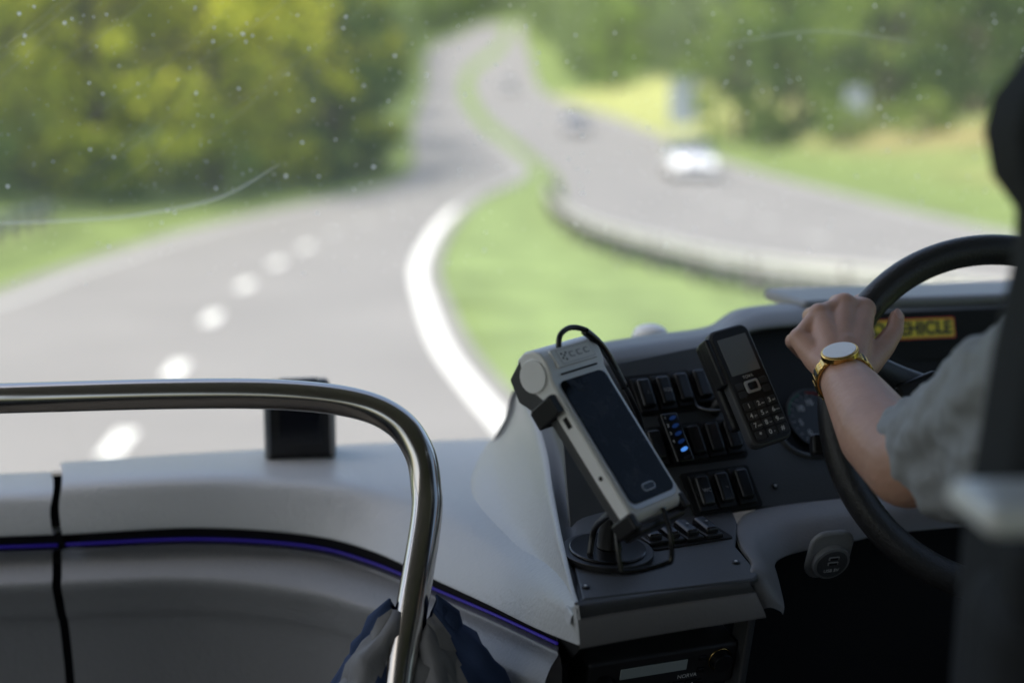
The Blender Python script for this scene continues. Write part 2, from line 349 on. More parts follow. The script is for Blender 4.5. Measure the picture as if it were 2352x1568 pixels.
for x,y,s,k,v in [(-19,37,1.15,'y',1),(-15.4,40.5,1.1,'y',0),(-12.6,43.5,1.15,'y',1),(-10.2,49,1.05,'y',0),(-7.0,58.5,.8,'d',2),(-9.2,54,.95,'y',1),(-8.2,64,1.0,'d',2),(-9.3,74,1.1,'y',0),
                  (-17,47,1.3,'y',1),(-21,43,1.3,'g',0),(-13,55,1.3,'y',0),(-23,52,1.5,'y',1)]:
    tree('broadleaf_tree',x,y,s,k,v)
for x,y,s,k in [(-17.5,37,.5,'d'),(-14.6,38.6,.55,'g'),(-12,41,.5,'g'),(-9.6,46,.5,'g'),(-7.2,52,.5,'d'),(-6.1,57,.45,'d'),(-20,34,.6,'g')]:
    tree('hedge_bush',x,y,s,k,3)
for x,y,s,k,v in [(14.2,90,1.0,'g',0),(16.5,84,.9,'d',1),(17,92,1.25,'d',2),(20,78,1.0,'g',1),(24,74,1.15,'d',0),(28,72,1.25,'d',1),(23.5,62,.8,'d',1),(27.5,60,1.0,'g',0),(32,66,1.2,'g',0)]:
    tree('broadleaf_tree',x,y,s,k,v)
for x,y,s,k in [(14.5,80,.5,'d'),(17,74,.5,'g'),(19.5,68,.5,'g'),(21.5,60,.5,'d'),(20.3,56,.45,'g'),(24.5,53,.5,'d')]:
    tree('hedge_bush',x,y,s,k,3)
tl=empty('tree_line')
for y in range(82,420,11):
    for side in (-1,1):
        for row in range(3):
            if side<0: x=xll(min(y,400))-6.0-row*7.5-rn.uniform(0,2)
            else:
                x=xrr(min(y,400))+6.0+row*8+rn.uniform(0,2.5)
                if y<165 and row<1: continue
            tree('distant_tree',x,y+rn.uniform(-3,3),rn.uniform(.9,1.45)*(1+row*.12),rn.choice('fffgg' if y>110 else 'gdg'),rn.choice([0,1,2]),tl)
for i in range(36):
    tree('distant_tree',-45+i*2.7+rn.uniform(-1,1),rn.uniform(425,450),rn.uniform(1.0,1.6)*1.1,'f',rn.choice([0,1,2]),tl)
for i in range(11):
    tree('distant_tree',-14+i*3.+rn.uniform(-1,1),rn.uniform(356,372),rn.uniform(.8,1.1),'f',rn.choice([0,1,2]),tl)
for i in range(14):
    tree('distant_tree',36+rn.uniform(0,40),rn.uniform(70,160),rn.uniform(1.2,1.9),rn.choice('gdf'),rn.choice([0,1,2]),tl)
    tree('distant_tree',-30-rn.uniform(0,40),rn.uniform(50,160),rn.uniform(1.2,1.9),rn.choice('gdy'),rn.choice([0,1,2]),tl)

# ------------------------------------------------------------------ signs
M_signback=mat('sign_back',(.33,.38,.46),.5,var=.05)
def sign(x,y,wd,ht,zb):
    e=empty('traffic_sign',(x,y,gz(x,y))); fr=F((x,y,gz(x,y)),(1,0,0),(0,0,1))
    plate('panel',fr,rrect(0,zb+ht/2,wd,ht,.08),0,.03,M_signback,e,.004)
    for s in(-.35,.35): cyl('post',F((x+s*wd,y+.06,gz(x,y)-.3),(1,0,0),(0,1,0)),(0,0),.045,0,zb+ht*.9+.3,M_galv,e,12)
    for s in(.2,.8): box('rail',fr,(0,zb+ht*s,.045),(wd*.95,.05,.02),M_galv,e,0)
sign(10.9,92,1.7,2.9,1.1); sign(18.6,78,1.1,1.7,.7)

# ------------------------------------------------------------------ cars
M_glass=mat('car_glass',(.02,.03,.035),.08,coat=1); M_tyre=mat('tyre',(.015,.015,.015),.8); M_head=mat('headlamp',(.8,.8,.8),.1,emit=(1,.98,.95),estr=1.6); M_headoff=mat('headlamp_off',(.5,.5,.5),.1)
def car(x,y,col,lit=True):
    z=h(y)+.0; e=empty('car',(x,y,z)); paint=mat('car_paint',col,.25,coat=1,metal=.1,var=.02)
    fr=F((x,y,z),(1,0,0),(0,1,0))
    st=[(-2.15,.70,.55,.3),(-2.05,.82,.68,.22),(-1.5,.88,.84,.2),(-.8,.9,.95,.2),(.5,.9,.98,.2),(1.5,.88,.96,.2),(2.0,.84,.9,.25),(2.15,.72,.75,.35)]
    v=[];f=[]
    for (yy,hw,top,bot) in st:
        for a,b in((-hw*.92,bot),(-hw,bot+.18),(-hw,top-.16),(-hw*.88,top),(0,top+.03),(hw*.88,top),(hw,top-.16),(hw,bot+.18),(hw*.92,bot)): v.append(fr.p(a,yy,b))
    n=9
    for i in range(len(st)-1):
        for k in range(n): f.append((i*n+k,i*n+(k+1)%n,(i+1)*n+(k+1)%n,(i+1)*n+k))
    f+= [tuple(range(n)),tuple(range((len(st)-1)*n,len(st)*n))]
    fixn(mobj('body',v,f,paint,e))
    v=[];f=[]; cb=[(-1.05,.80,.94,.94),(-.45,.66,1.38,.95),(.0,.64,1.46,.95),(.9,.64,1.43,.95),(1.7,.74,.98,.95)]
    for yy,hw,top,bot in cb:
        for a,b in((-.82,bot-.03),(-hw-.04,max(bot,top-.1)),(-hw+.1,top),(0,top+.02),(hw-.1,top),(hw+.04,max(bot,top-.1)),(.82,bot-.03)): v.append(fr.p(a,yy,b))
    n=7
    for i in range(len(cb)-1):
        for k in range(n-1): f.append((i*n+k,i*n+k+1,(i+1)*n+k+1,(i+1)*n+k))
    fixn(mobj('cabin_glass',v,f,M_glass,e))
    plate('roof',F((x,y,z),(1,0,0),(0,1,0)),rrect(0,.22,1.16,1.25,.15),1.43,1.485,paint,e,.02)
    for sx in(-1,1):
        for yy in(-1.35,1.35):
            cyl('wheel',F((x+sx*.78,y+yy,z+.32),(0,1,0),(0,0,1)),(0,0),.32,-.1,.1,M_tyre,e,20,bev=.02); cyl('hub',F((x+sx*.80,y+yy,z+.32),(0,1,0),(0,0,1)),(0,0),.18,-.1,.1,M_silver,e,12)
        box('headlamp',fr,(sx*.6,-2.1,.62),(.34,.12,.14),M_head if lit else M_headoff,e,.03)
    box('grille',fr,(0,-2.14,.48),(.8,.06,.16),M_dark,e,.02); box('bumper',fr,(0,-2.14,.32),(1.5,.1,.14),paint,e,.03)
    box('windscreen_frame',fr,(0,-1.08,.95),(1.4,.05,.03),paint,e,.01)
car(7.1,57.4,(.85,.87,.9)); car(4.6,104,(.4,.4,.42),False); car(-.4,181.9,(.5,.5,.5),False)

# ------------------------------------------------------------------ dashboard
D=empty('dashboard')
R0=mm([(-639,1963,2494),(-489,2004,2495),(-305,2035,2498),(-147,2065,2497),(-37,2085,2495),(82,2105,2492)])
R1=mm([(-601,1842,2496),(-454,1853,2502),(-339,1863,2500),(-219,1842,2495),(-140,1800,2487),(-62,1698,2486),(12,1555,2482),(64,1395,2492)])
R2=mm([(-595,1811,2436),(-420,1822,2442),(-274,1811,2436),(-183,1760,2431),(-93,1648,2430),(-28,1548,2436),(25,1448,2446),(67,1359,2462)])
def upper(nm,R0,R1,R2):
    loft(nm,[sh(R0,(.01,.07,-.02)),R0,lerprow(R0,R1,.5,(0,0,.003)),lerprow(R0,R1,.85,(0,0,.002)),lerprow(R1,R2,.12,(0,-.004,.002)),lerprow(R1,R2,.5,(-.002,-.006,.003)),lerprow(R1,R2,.93,(0,-.002,0)),sh(R2,(0,.004,-.002)),sh(R2,(0.004,.03,.0))],M_light,D,64,6)
upper('dash_top',R0,R1,R2)
R0l=mm([(-1350,1850,2480),(-1000,1900,2482),(-650,1956,2482)]);R1l=mm([(-1310,1735,2484),(-1000,1785,2486),(-612,1838,2485)]);R2l=mm([(-1306,1708,2436),(-1000,1755,2437),(-606,1808,2437)])
upper('dash_top_side',R0l,R1l,R2l)
L0=mm([(-605,1837,2404),(-427,1848,2408),(-277,1827,2405),(-185,1775,2399),(-94,1664,2401),(-23,1554,2411),(48,1424,2426)])
L1=mm([(-586,1773,2387),(-413,1783,2388),(-267,1752,2383),(-177,1691,2382),(-91,1601,2388),(-37,1501,2399),(33,1390,2406)])
def lower(nm,L0,L1,dx=0):
    loft(nm,[sh(L0,(.004,.03,-.004)),sh(L0,(0,.006,0)),sh(L0,(0,-.002,-.002)),lerprow(L0,L1,.5,(0,0,.002)),lerprow(L0,L1,.9),sh(L1,(0,-.003,-.010)),sh(L1,(.0,.008,-.045)),sh(L1,(dx,.028,-.13)),sh(L1,(dx,.06,-.55))],M_face,D,56,6)
lower('lower_panel',L0,L1)
L0l=mm([(-1310,1735,2404),(-1000,1785,2405),(-616,1834,2404)]);L1l=mm([(-1290,1675,2386),(-1000,1720,2387),(-597,1770,2387)])
lower('lower_panel_side',L0l,L1l)
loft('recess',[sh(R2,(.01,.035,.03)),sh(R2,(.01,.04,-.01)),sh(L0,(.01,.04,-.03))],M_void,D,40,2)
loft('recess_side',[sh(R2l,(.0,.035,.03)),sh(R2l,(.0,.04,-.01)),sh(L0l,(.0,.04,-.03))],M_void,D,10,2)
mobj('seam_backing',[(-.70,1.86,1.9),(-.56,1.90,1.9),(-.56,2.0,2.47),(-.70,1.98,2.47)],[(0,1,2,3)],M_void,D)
tube('led_strip',sh(L0,(.0,.020,.003)),.0018,M_led,D,8); tube('led_strip_side',sh(L0l,(0,.020,.003)),.0018,M_led,D,8)
# raised wing beside the driver
WC=mm([(8,1862,2614),(27,1788,2598),(40,1703,2573),(45,1617,2547),(50,1523,2529),(58,1398,2512),(62,1357,2506)])
WB=mm([(-35,2017,2510),(-50,1894,2502),(-51,1821,2495),(-38,1729,2486),(-5,1626,2482),(42,1480,2482),(61,1366,2490)])
WQ=mm([(47,1799,2664),(60,1765,2640),(70,1700,2600),(75,1650,2575),(80,1590,2545),(80,1480,2512),(74,1370,2504)])
loft('binnacle_wing',[sh(WB,(-.003,.0,-.012)),WB,lerprow(WB,WC,.3,(.008,-.002,-.006)),lerprow(WB,WC,.7,(.006,0,-.004)),lerprow(WB,WC,.95),sh(WC,(.004,0,.001))],M_light,D,48,6)
mobj('wing_rear',[WC[0],WQ[0],(.12,1.99,2.55),(-.035,2.017,2.50)],[(0,1,2,3)],M_light,D)
mobj('wing_corner',[(.060,1.362,2.500),(.066,1.352,2.506),(.071,1.349,2.465),(.066,1.362,2.461)],[(0,1,2,3)],M_light,D)
loft('wing_inner',[sh(WC,(.003,0,.001)),lerprow(WC,WQ,.5,(0,0,-.004)),WQ,sh(WQ,(.06,.02,-.0))],M_panel,D,30,4)
CW=mm([(8,1862,2614),(47,1799,2664),(105,1793,2688),(185,1845,2693),(271,1886,2698),(325,1930,2717),(443,1981,2719),(574,2011,2719),(779,2061,2715),(1000,2110,2710)])
CL=mm([(38,1756,2591),(68,1746,2652),(114,1750,2674),(192,1792,2679),(276,1833,2684),(325,1876,2701),(464,1937,2702),(566,1977,2697),(768,2027,2692),(990,2080,2690)])
loft('cowl',[sh(CW,(-.03,.16,-.12)),sh(CW,(-.01,.06,-.015)),sh(CW,(0,.012,-.001)),CW,lerprow(CW,CL,.5,(0,-.002,.004),30),CL,sh(CL,(.002,.006,-.006)),sh(CL,(.01,.04,-.01))],M_cowl,D,110,5)
cr=F((.62,2.075,2.718),(.97,.24,0),(-.24,.97,0)); box('hood_top',cr,(-.02,.0,0),(.44,.14,.018),M_cowl,D,.008)
# switch panel
PF=F((.073,1.542,2.520),(.898,.441,.002),(-.282,.570,.772))
pp=[(-8,-2),(20,110),(40,160),(64,194),(97,207),(282,226),(316,232),(322,200),(316,120),(318,87),(330,62),(362,51),(430,49),(720,52),(720,-40),(399,-16),(253,-2)]
plate('switch_panel',PF,[(a/1000,b/1000) for a,b in pp],-.006,0,M_panel,D,.0015)
plate('cluster_backplate',PF,[(.28,.0),(.76,.02),(.76,.30),(.28,.26)],-.052,-.045,M_void,D,0)
tube('cluster_rim',[PF.p(.318,.226,-.002),PF.p(.318,.15,0),PF.p(.318,.088,0),PF.p(.333,.062,0),PF.p(.365,.052,0),PF.p(.45,.05,0),PF.p(.72,.052,0)],.004,M_panel,D,8,6)
mobj('cluster_wall',[PF.p(.318,.23,0),PF.p(.318,.08,0),PF.p(.322,.08,-.05),PF.p(.322,.23,-.05),PF.p(.36,.051,0),PF.p(.72,.052,0),PF.p(.72,.052,-.05),PF.p(.36,.051,-.05)],[(0,1,2,3),(4,5,6,7),(1,4,7,2)],M_dark,D,False)
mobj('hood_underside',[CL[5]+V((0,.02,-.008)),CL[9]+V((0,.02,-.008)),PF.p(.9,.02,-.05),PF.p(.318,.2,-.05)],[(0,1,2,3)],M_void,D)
# gauge
G0=(.415,.120)
cyl('gauge_face',PF,G0,.042,-.045,-.040,M_dark,D,40); 
tube('gauge_bezel',[PF.p(G0[0]+.043*math.cos(a),G0[1]+.043*math.sin(a),-.038) for a in [k*math.pi/12 for k in range(24)]],.0012,M_panel,D,8,3,closed=True)
for k in range(19):
    a=math.radians(225-k*15); box('tick_%d'%k,F(PF.p(G0[0]+.036*math.cos(a),G0[1]+.036*math.sin(a),-.0388),PF.X*math.cos(a)+PF.Y*math.sin(a),PF.Y*math.cos(a)-PF.X*math.sin(a)),(0,0,0),(.006 if k%3==0 else .003,.0008,.0006),M_dim,D,0)
M_green=mat('gauge_green',(.02,.3,.15),.4); M_red=mat('gauge_red',(.6,.03,.02),.4)
tube('gauge_green_arc',[PF.p(G0[0]+.04*math.cos(math.radians(a)),G0[1]+.04*math.sin(math.radians(a)),-.0388) for a in (165,145,125,105)],.0005,M_green,D,6)
tube('gauge_red_arc',[PF.p(G0[0]+.04*math.cos(math.radians(a)),G0[1]+.04*math.sin(math.radians(a)),-.0388) for a in (90,70,50,30)],.0008,M_red,D,6)
for s_,a in(('0',225),('5',185),('10',135),('15',90),('20',45)): text('gauge_number',s_,PF,G0[0]+.025*math.cos(math.radians(a)),G0[1]+.025*math.sin(math.radians(a)),-.0388,.012,M_label,D)
cyl('gauge_face_2',PF,(.53,.125),.05,-.045,-.040,M_dark,D,40)
# switches
def switch(x,y,fr=PF,icon=None,w=.0245,hh=.047,led=False):
    box('switch_frame',fr,(x,y,.0045),(w,hh,.005),M_dark,D,.0015)
    box('switch_rocker',fr,(x,y,.010),(w-.0055,hh-.008,.010),M_switch,D,.0035,4,rot=('X',math.radians(5)),taper=.93)
    if icon:
        text('switch_icon',icon,fr,x,y-.002,.0166,.0068,M_dim,D)
for a,b,c_,d in((188,162,128,56),(190,91,142,54),(205,26,98,56)):
    plate('switch_bezel',PF,rrect(a/1000,b/1000,c_/1000,d/1000,.005),0,.003,M_void,D,.001)
switch(.146,.160,icon='\u2234');switch(.174,.161,icon='SOS');switch(.201,.163);switch(.229,.165)
switch(.135,.091);switch(.190,.091);switch(.217,.092);switch(.244,.093)
switch(.176,.025,icon='WC');switch(.204,.026,icon='\u00b7-');switch(.233,.027)
box('remote_body',PF,(.161,.094,.014),(.024,.066,.012),M_gloss,D,.003)
for i in range(6):
    o=plate('remote_button',PF,[(.163+.005*math.cos(t),.119-.0105*i+.0028*math.sin(t+.5)) for t in [k*math.pi/8 for k in range(16)]],.0195,.0212,M_blue2 if i==4 else (M_blue if i<4 else M_dark),D,0)
    if i<4: text('remote_number',str(i+1),PF,.153,.120-.0105*i,.0202,.006,M_label,D)
def screw(fr,x,y):
    cyl('screw_head',fr,(x,y),.0045,0,.002,M_dark,D,16); cyl('screw_socket',fr,(x,y),.0018,.0018,.0026,M_silver,D,6,bev=.0001)
screw(PF,.340-.035,.222);screw(PF,.282,.022)
# ledge
LF=F((.073,1.542,2.520),(.898,.441,.002),(-.439,.894,.088))
lp=[(-80,-157),(115,-178),(126,-172),(134,-150),(150,-94),(192,-38),(215,8),(0,5),(-12,0)]
plate('ledge',LF,[(a/1000,b/1000) for a,b in lp],-.008,0,M_panel,D,.003,4)
plate('switch_bezel_low',LF,rrect(.108,-.050,.105,.052,.005),-.001,.002,M_void,D,.001)
for x,y in((66,-47),(88,-49),(112,-51),(137,-52)): switch(x/1000,y/1000,LF,'\u2261',.0225,.042)
screw(LF,.122,-.135);screw(LF,-.062,-.132)
A_=[V((.064,1.358,2.505)),V((.16,1.398,2.505)),V((.250,1.434,2.504))]
B_=[V((.068,1.350,2.463)),V((.16,1.390,2.464)),V((.268,1.432,2.465))]
loft('ledge_lip',[sh(A_,(0,.006,.0)),sh(A_,(0,-.004,-.004)),lerprow(A_,B_,.35,(0,-.002,0))],M_panel,D,20,5)
loft('ledge_front',[lerprow(A_,B_,.33,(0,.002,0)),lerprow(A_,B_,.4,(0,-.006,0)),lerprow(A_,B_,.9,(0,-.005,0)),sh(B_,(0,.003,-.003)),sh(B_,(0,.05,-.003))],M_trim,D,20,5)
TO=mm([(260,1440,2466),(256,1442,2490),(256,1452,2507),(262,1480,2508),(258,1535,2510),(266,1598,2516),(304,1645,2519),(428,1688,2521),(560,1730,2521),(760,1800,2520)])
TI=mm([(286,1446,2464),(288,1450,2472),(288,1466,2480),(289,1490,2485),(292,1532,2489),(306,1563,2489),(340,1592,2489),(400,1618,2491),(470,1645,2494),(760,1740,2490)])
TM_=[TO[i].lerp(TI[i],.5)+V((0,-.004,.006)) for i in range(10)]
def loftraw(name,rows,m,parent,k=8,sub=5):
    R=[spline(r,k) for r in rows]; nc=len(R[0]); cols=[spline([R[i][j] for i in range(len(R))],sub) for j in range(nc)]; nr=len(cols[0])
    return mobj(name,[cols[j][i] for i in range(nr) for j in range(nc)],[(i*nc+j,i*nc+j+1,(i+1)*nc+j+1,(i+1)*nc+j) for i in range(nr-1) for j in range(nc-1)],m,parent)
loftraw('knee_trim',[sh(TO,(-.003,.006,-.004)),TO,TM_,TI,sh(TI,(.004,.006,-.006)),sh(TI,(.01,.05,-.01))],M_trim,D)
# under dash
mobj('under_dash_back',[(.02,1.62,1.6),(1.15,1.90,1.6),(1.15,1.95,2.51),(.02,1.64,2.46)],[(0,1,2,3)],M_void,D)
mobj('console_side',[(.052,1.40,2.42),(.052,1.40,1.7),(.04,1.62,1.7),(.04,1.62,2.45)],[(0,1,2,3)],M_dark,D)
CF=F((.07,1.44,2.42),(.93,.365,0),(.08,-.2,.97))
box('console_post',CF,(.203,-.2,.0),(.010,.5,.03),M_panel,D,.003)
box('console_shelf',CF,(.10,.028,-.04),(.2,.012,.1),M_dark,D,.003)
# usb socket
UF=F((.366,1.568,2.478),(.95,.25,.02),(.05,-.38,.92))
us=empty('usb_socket',(.366,1.568,2.478))
plate('mount',UF,rrect(0,.006,.054,.066,.018),-.012,-.004,M_face,us,.003)
cyl('ring',UF,(0,0),.0225,-.004,.003,M_face,us,40); cyl('face',UF,(0,0),.019,.003,.0045,M_panel,us,40)
for yy in(.0095,.002): box('port',UF,(0,yy,.0048),(.013,.0045,.001),M_dim,us,.0005); box('port_slot',UF,(0,yy,.0056),(.010,.0025,.001),M_void,us,0)
text('usb_text','USB 5V',UF,0,-.0085,.0049,.0062,M_label,us)
# radio
ra=empty('car_radio',(.16,1.46,2.38)); RF=F((.078,1.447,2.405),(.93,.365,0),(.08,-.25,.97))
box('fascia',RF,(.095,-.026,-.02),(.185,.054,.05),mat('radio_fascia',(.03,.03,.032),.4),ra,.005)
box('display',RF,(.083,-.018,.0055),(.082,.014,.002),mat('lcd',(.42,.47,.46),.15),ra,.001)
for x,y in((.022,-.028),(.165,-.018)):
    cyl('knob',RF,(x,y),.0115,.004,.016,M_dark,ra,30); 
tube('knob_ring',[RF.p(.165+.0135*math.cos(k*math.pi/8),-.018+.0135*math.sin(k*math.pi/8),.006) for k in range(16)],.0009,M_gold,ra,6,3,closed=True)
for i in range(6): box('button',RF,(.050+i*.0165,-.043,.0065),(.014,.007,.004),M_switch,ra,.001); text('preset_number',str(i+1),RF,.050+i*.0165,-.0435,.0088,.005,M_label,ra)
for y in(-.012,-.028,-.044): box('side_button',RF,(.142,y,.0065),(.009,.006,.004),M_switch,ra,.001)
text('radio_name','NORVA',RF,.126,-.0335,.0062,.007,M_label,ra)
# white sensor dome behind the cowl
sd=empty('dashboard_sensor',(.189,1.96,2.66))
bm=bmesh.new(); bmesh.ops.create_icosphere(bm,subdivisions=3,radius=1,matrix=Matrix.Translation((.192,1.95,2.682))@Matrix.Diagonal((.024,.024,.013,1))); me=bpy.data.meshes.new('dome'); bm.to_mesh(me); bm.free(); me.materials.append(M_white); me.polygons.foreach_set('use_smooth',[True]*len(me.polygons)); link(bpy.data.objects.new('dome',me),sd)
cyl('base',F((.192,1.95,2.65),(1,0,0),(0,1,0)),(0,0),.026,-.03,.030,M_silver,sd)
# warning label
M_yel=mat('label_yellow',(.95,.72,.02),.4,var=.04); M_org=mat('label_red_border',(.85,.08,.02),.4); M_blk=mat('label_black',(.01,.01,.01),.5)
wl=empty('warning_label',(.56,1.95,2.69)); SF=F((.555,1.952,2.688),(.969,.247,.0),(-.06,.25,.96))
box('backing_panel',SF,(.06,-.01,-.012),(.62,.07,.01),M_void,D,.002)
plate('border',SF,rrect(-.002,0,.146,.029,.001,1),-.006,-.0055,M_org,wl,0); plate('field',SF,rrect(-.002,0,.142,.025,.001,1),-.0052,-.005,M_yel,wl,0)
text('label_text','O VEHICLE',SF,.066,-.0002,-.0046,.0255,M_blk,wl,.0008,'RIGHT')

# ------------------------------------------------------------------ camera box on dash
bx=empty('dash_camera',(-.305,2.0,2.51)); BF=F((-.304,1.985,2.498),(.982,.187,0),(.0,-.06,.99))
prof=[(0,.098,.046),(.012,.100,.048),(.05,.097,.044),(.085,.092,.036),(.105,.088,.026),(.112,.082,.018)]
def slab(nm,fr,prof,m,parent,r=.008,off=0):
    v=[];f=[];k=None
    for y,w_,t in prof:
        q=rrect(0,0,w_,t,min(r,t*.45),4); k=len(q)
        for a,b in q: v.append(fr.p(a,y,b+off))
    for i in range(len(prof)-1):
        for j in range(k): f.append((i*k+j,i*k+(j+1)%k,(i+1)*k+(j+1)%k,(i+1)*k+j))
    f+=[tuple(range(k)),tuple(range((len(prof)-1)*k,len(prof)*k))]
    return fixn(mobj(nm,v,f,m,parent))
slab('housing',BF,prof,M_dark,bx); box('top_bracket',BF,(0,.108,0),(.055,.014,.012),M_gloss,bx,.003); box('lens_panel',BF,(0,.055,.022),(.06,.06,.004),M_gloss,bx,.002)
for s in(-1,1): box('side_flange',BF,(s*.046,.045,.006),(.008,.08,.04),M_face,bx,.003)

# ------------------------------------------------------------------ handrail
hr=empty('handrail')
RP=mm([(-1300,1560,2640),(-1000,1590,2652),(-781,1586,2661),(-576,1567,2670),(-380,1568,2675),(-258,1568,2674),(-175,1567,2664),(-128,1556,2645),(-103,1540,2614),(-95,1523,2579),(-94,1497,2547),(-106,1432,2471),(-117,1391,2407),(-125,1340,2300),(-128,1310,2150),(-128,1310,1860)])
tube('rail_tube',RP,.0172,M_steel,hr,32,10)
cyl('floor_flange',F((-.128,1.31,1.852),(1,0,0),(0,1,0)),(0,0),.045,0,.012,M_steel,hr)

# ------------------------------------------------------------------ jacket on the rail
M_navy=mat('navy_cloth',(.02,.04,.10),.9,bump=.4,bscale=300); M_refl=mat('grey_reflective_cloth',(.17,.17,.175),.6,bump=.3,bscale=300); M_hiviz=mat('hi_vis_piping',(.25,.75,.05),.7)
jk=empty('jacket',(-.11,1.42,2.4)); v=[];f=[];mi=[]
nt_,nr_=120,40
for j in range(nr_):
    t=j/(nr_-1); z=2.465-.45*t
    for i in range(nt_):
        a=2*math.pi*i/nt_; fold=1+.14*math.sin(3*a+2.5*t+.6)+.06*math.sin(6*a+3*t+1)+.02*math.sin(13*a+5*t)
        base=.019+.125*min(t*1.9,1)**.85+.02*t
        r=base*(1+(fold-1)*min(1,t*4))
        zz=z+ .018*math.sin(2*a+1.3)*(1-t)+.006*math.sin(5*a+t*6)
        v.append((-.104-.02*t+r*1.15*math.cos(a), 1.430-.08*t+r*.75*math.sin(a), zz))
for j in range(nr_-1):
    for i in range(nt_):
        f.append((j*nt_+i,j*nt_+(i+1)%nt_,(j+1)*nt_+(i+1)%nt_,(j+1)*nt_+i)); a=(i/nt_+.03*math.sin(j*.25))%1
        mi.append(1 if (.555<a<.69 or .74<a<.95) else (2 if .955<a<.965 and j>5 else 0))
o=mobj('cloth',v,f,[M_navy,M_refl,M_hiviz],jk); o.data.polygons.foreach_set('material_index',mi)
md=o.modifiers.new('s','SOLIDIFY'); md.thickness=.003
tx=bpy.data.textures.new('fold','CLOUDS'); tx.noise_scale=.035; d=o.modifiers.new('d','DISPLACE'); d.texture=tx; d.strength=.03; d.texture_coords='GLOBAL'

# ------------------------------------------------------------------ card terminal
ct=empty('card_payment_terminal',(.1,1.42,2.65)); TF=F((.046,1.403,2.720),(.693,.718,.071),(-.495,.400,.772))
def extr(nm,fr,prof,x0,x1,m,parent,bev=.004):
    v=[fr.p(x0,a,b) for a,b in prof]+[fr.p(x1,a,b) for a,b in prof]; n=len(prof)
    f=[tuple(range(n)),tuple(range(2*n-1,n-1,-1))]+[(i,i+n,(i+1)%n+n,(i+1)%n) for i in range(n)]
    o=fixn(mobj(nm,v,f,m,parent)); b=o.modifiers.new('b','BEVEL'); b.width=bev; b.segments=4; b.harden_normals=True; b.limit_method='ANGLE'; b.angle_limit=math.radians(35)
    return o
pf=[(-.156,0),(-.02,0),(.004,.0015),(.012,.006),(.022,.0085),(.034,.0065),(.042,-.001),(.0465,-.012),(.046,-.024),(.038,-.036),(.022,-.041),(.008,-.036),(-.004,-.026),(-.014,-.021),(-.152,-.019),(-.159,-.014),(-.161,-.006)]
extr('body',TF,pf,-.008,.076,M_white,ct,.004)
extr('printer_cap_side',TF,[(.020+.017*math.cos(t),-.016+.019*math.sin(t)) for t in [k*math.pi/10 for k in range(20)]],-.0105,-.007,M_white,ct,.001)
extr('grip_back',TF,[(.044,-.020),(.036,-.048),(.010,-.054),(-.012,-.040),(-.03,-.030),(-.145,-.027),(-.156,-.014),(-.10,-.017),(-.01,-.019),(.02,-.032)],-.009,.0765,M_panel,ct,.003)
plate('silver_rim',TF,rrect(.034,-.073,.0745,.154,.011),0,.0012,M_silver,ct,.0005)
def screenmat():
    m=mat('terminal_glass',(.004,.006,.012),.07,spec=.2); nt=m.node_tree; b=nt.nodes['Principled BSDF']
    tc=nt.nodes.new('ShaderNodeTexCoord'); z=nt.nodes.new('ShaderNodeTexNoise'); z.inputs['Scale'].default_value=45; z.inputs['Detail'].default_value=9; z.inputs['Distortion'].default_value=.8
    mr=nt.nodes.new('ShaderNodeMapRange'); mr.inputs[1].default_value=.48; mr.inputs[2].default_value=.75; mr.inputs[3].default_value=0; mr.inputs[4].default_value=.5
    mx=[q for q in nt.nodes if q.bl_idname=='ShaderNodeMix'][0]; mx.inputs[6].default_value=(.003,.005,.009,1); mx.inputs[7].default_value=(.06,.07,.095,1)
    nt.links.new(tc.outputs['Object'],z.inputs[0]); nt.links.new(z.outputs[0],mr.inputs[0]); nt.links.new(mr.outputs[0],b.inputs['Roughness']); nt.links.new(mr.outputs[0],mx.inputs[0]); return m
M_screen=screenmat()
plate('screen',TF,rrect(.034,-.072,.069,.1445,.008),.0012,.0022,M_screen,ct,.0005)
plate('home_button_ring',TF,rrect(.034,-.132,.019,.0085,.004),.0022,.0027,M_silver,ct,.0003); plate('home_button',TF,rrect(.034,-.132,.0165,.0065,.003),.0027,.0031,M_gloss,ct,.0002)
HF=F(TF.p(.034,.0235,.0092),TF.X,TF.Y*1+TF.N*-.02)
plate('lid_plate',HF,rrect(0,-.001,.060,.021,.002),-.003,.0006,M_white,ct,.0005)
plate('lid_outline',HF,rrect(.002,-.001,.050,.0165,.001,2),.0006,.0008,M_dim,ct,0); plate('lid_field',HF,rrect(.002,-.001,.049,.0155,.001,2),.0008,.001,M_white,ct,0)
for i,(a,b) in enumerate([(-.018,.003),(-.015,.0005),(-.0185,-.002),(-.0145,-.004),(-.0115,.003)]): plate('mark_%d'%i,HF,rrect(a,b-.001,.0022,.0022,.0003,1),.001,.0012,M_blk,ct,0)
for i,a in enumerate((-.004,.007,.018)): plate('mark_bar_%d'%i,HF,rrect(a,-.001,.008,.0065,.002,3),.001,.0012,M_dim,ct,0); plate('mark_in_%d'%i,HF,rrect(a+.0012,-.001,.0062,.004,.0012,3),.0012,.0014,M_white,ct,0)
box('paper_slot',TF,(.034,.0065,.0045),(.054,.0016,.002),M_void,ct,0,rot=('X',math.radians(30)))
box('side_port',F(TF.p(-.0082,-.040,-.009),TF.Y,TF.N),(0,0,0),(.012,.006,.0016),M_void,ct,.0006); cyl('side_hole',F(TF.p(-.0082,-.105,-.009),TF.Y,TF.N),(0,0),.0025,-.001,.001,M_void,ct,12)
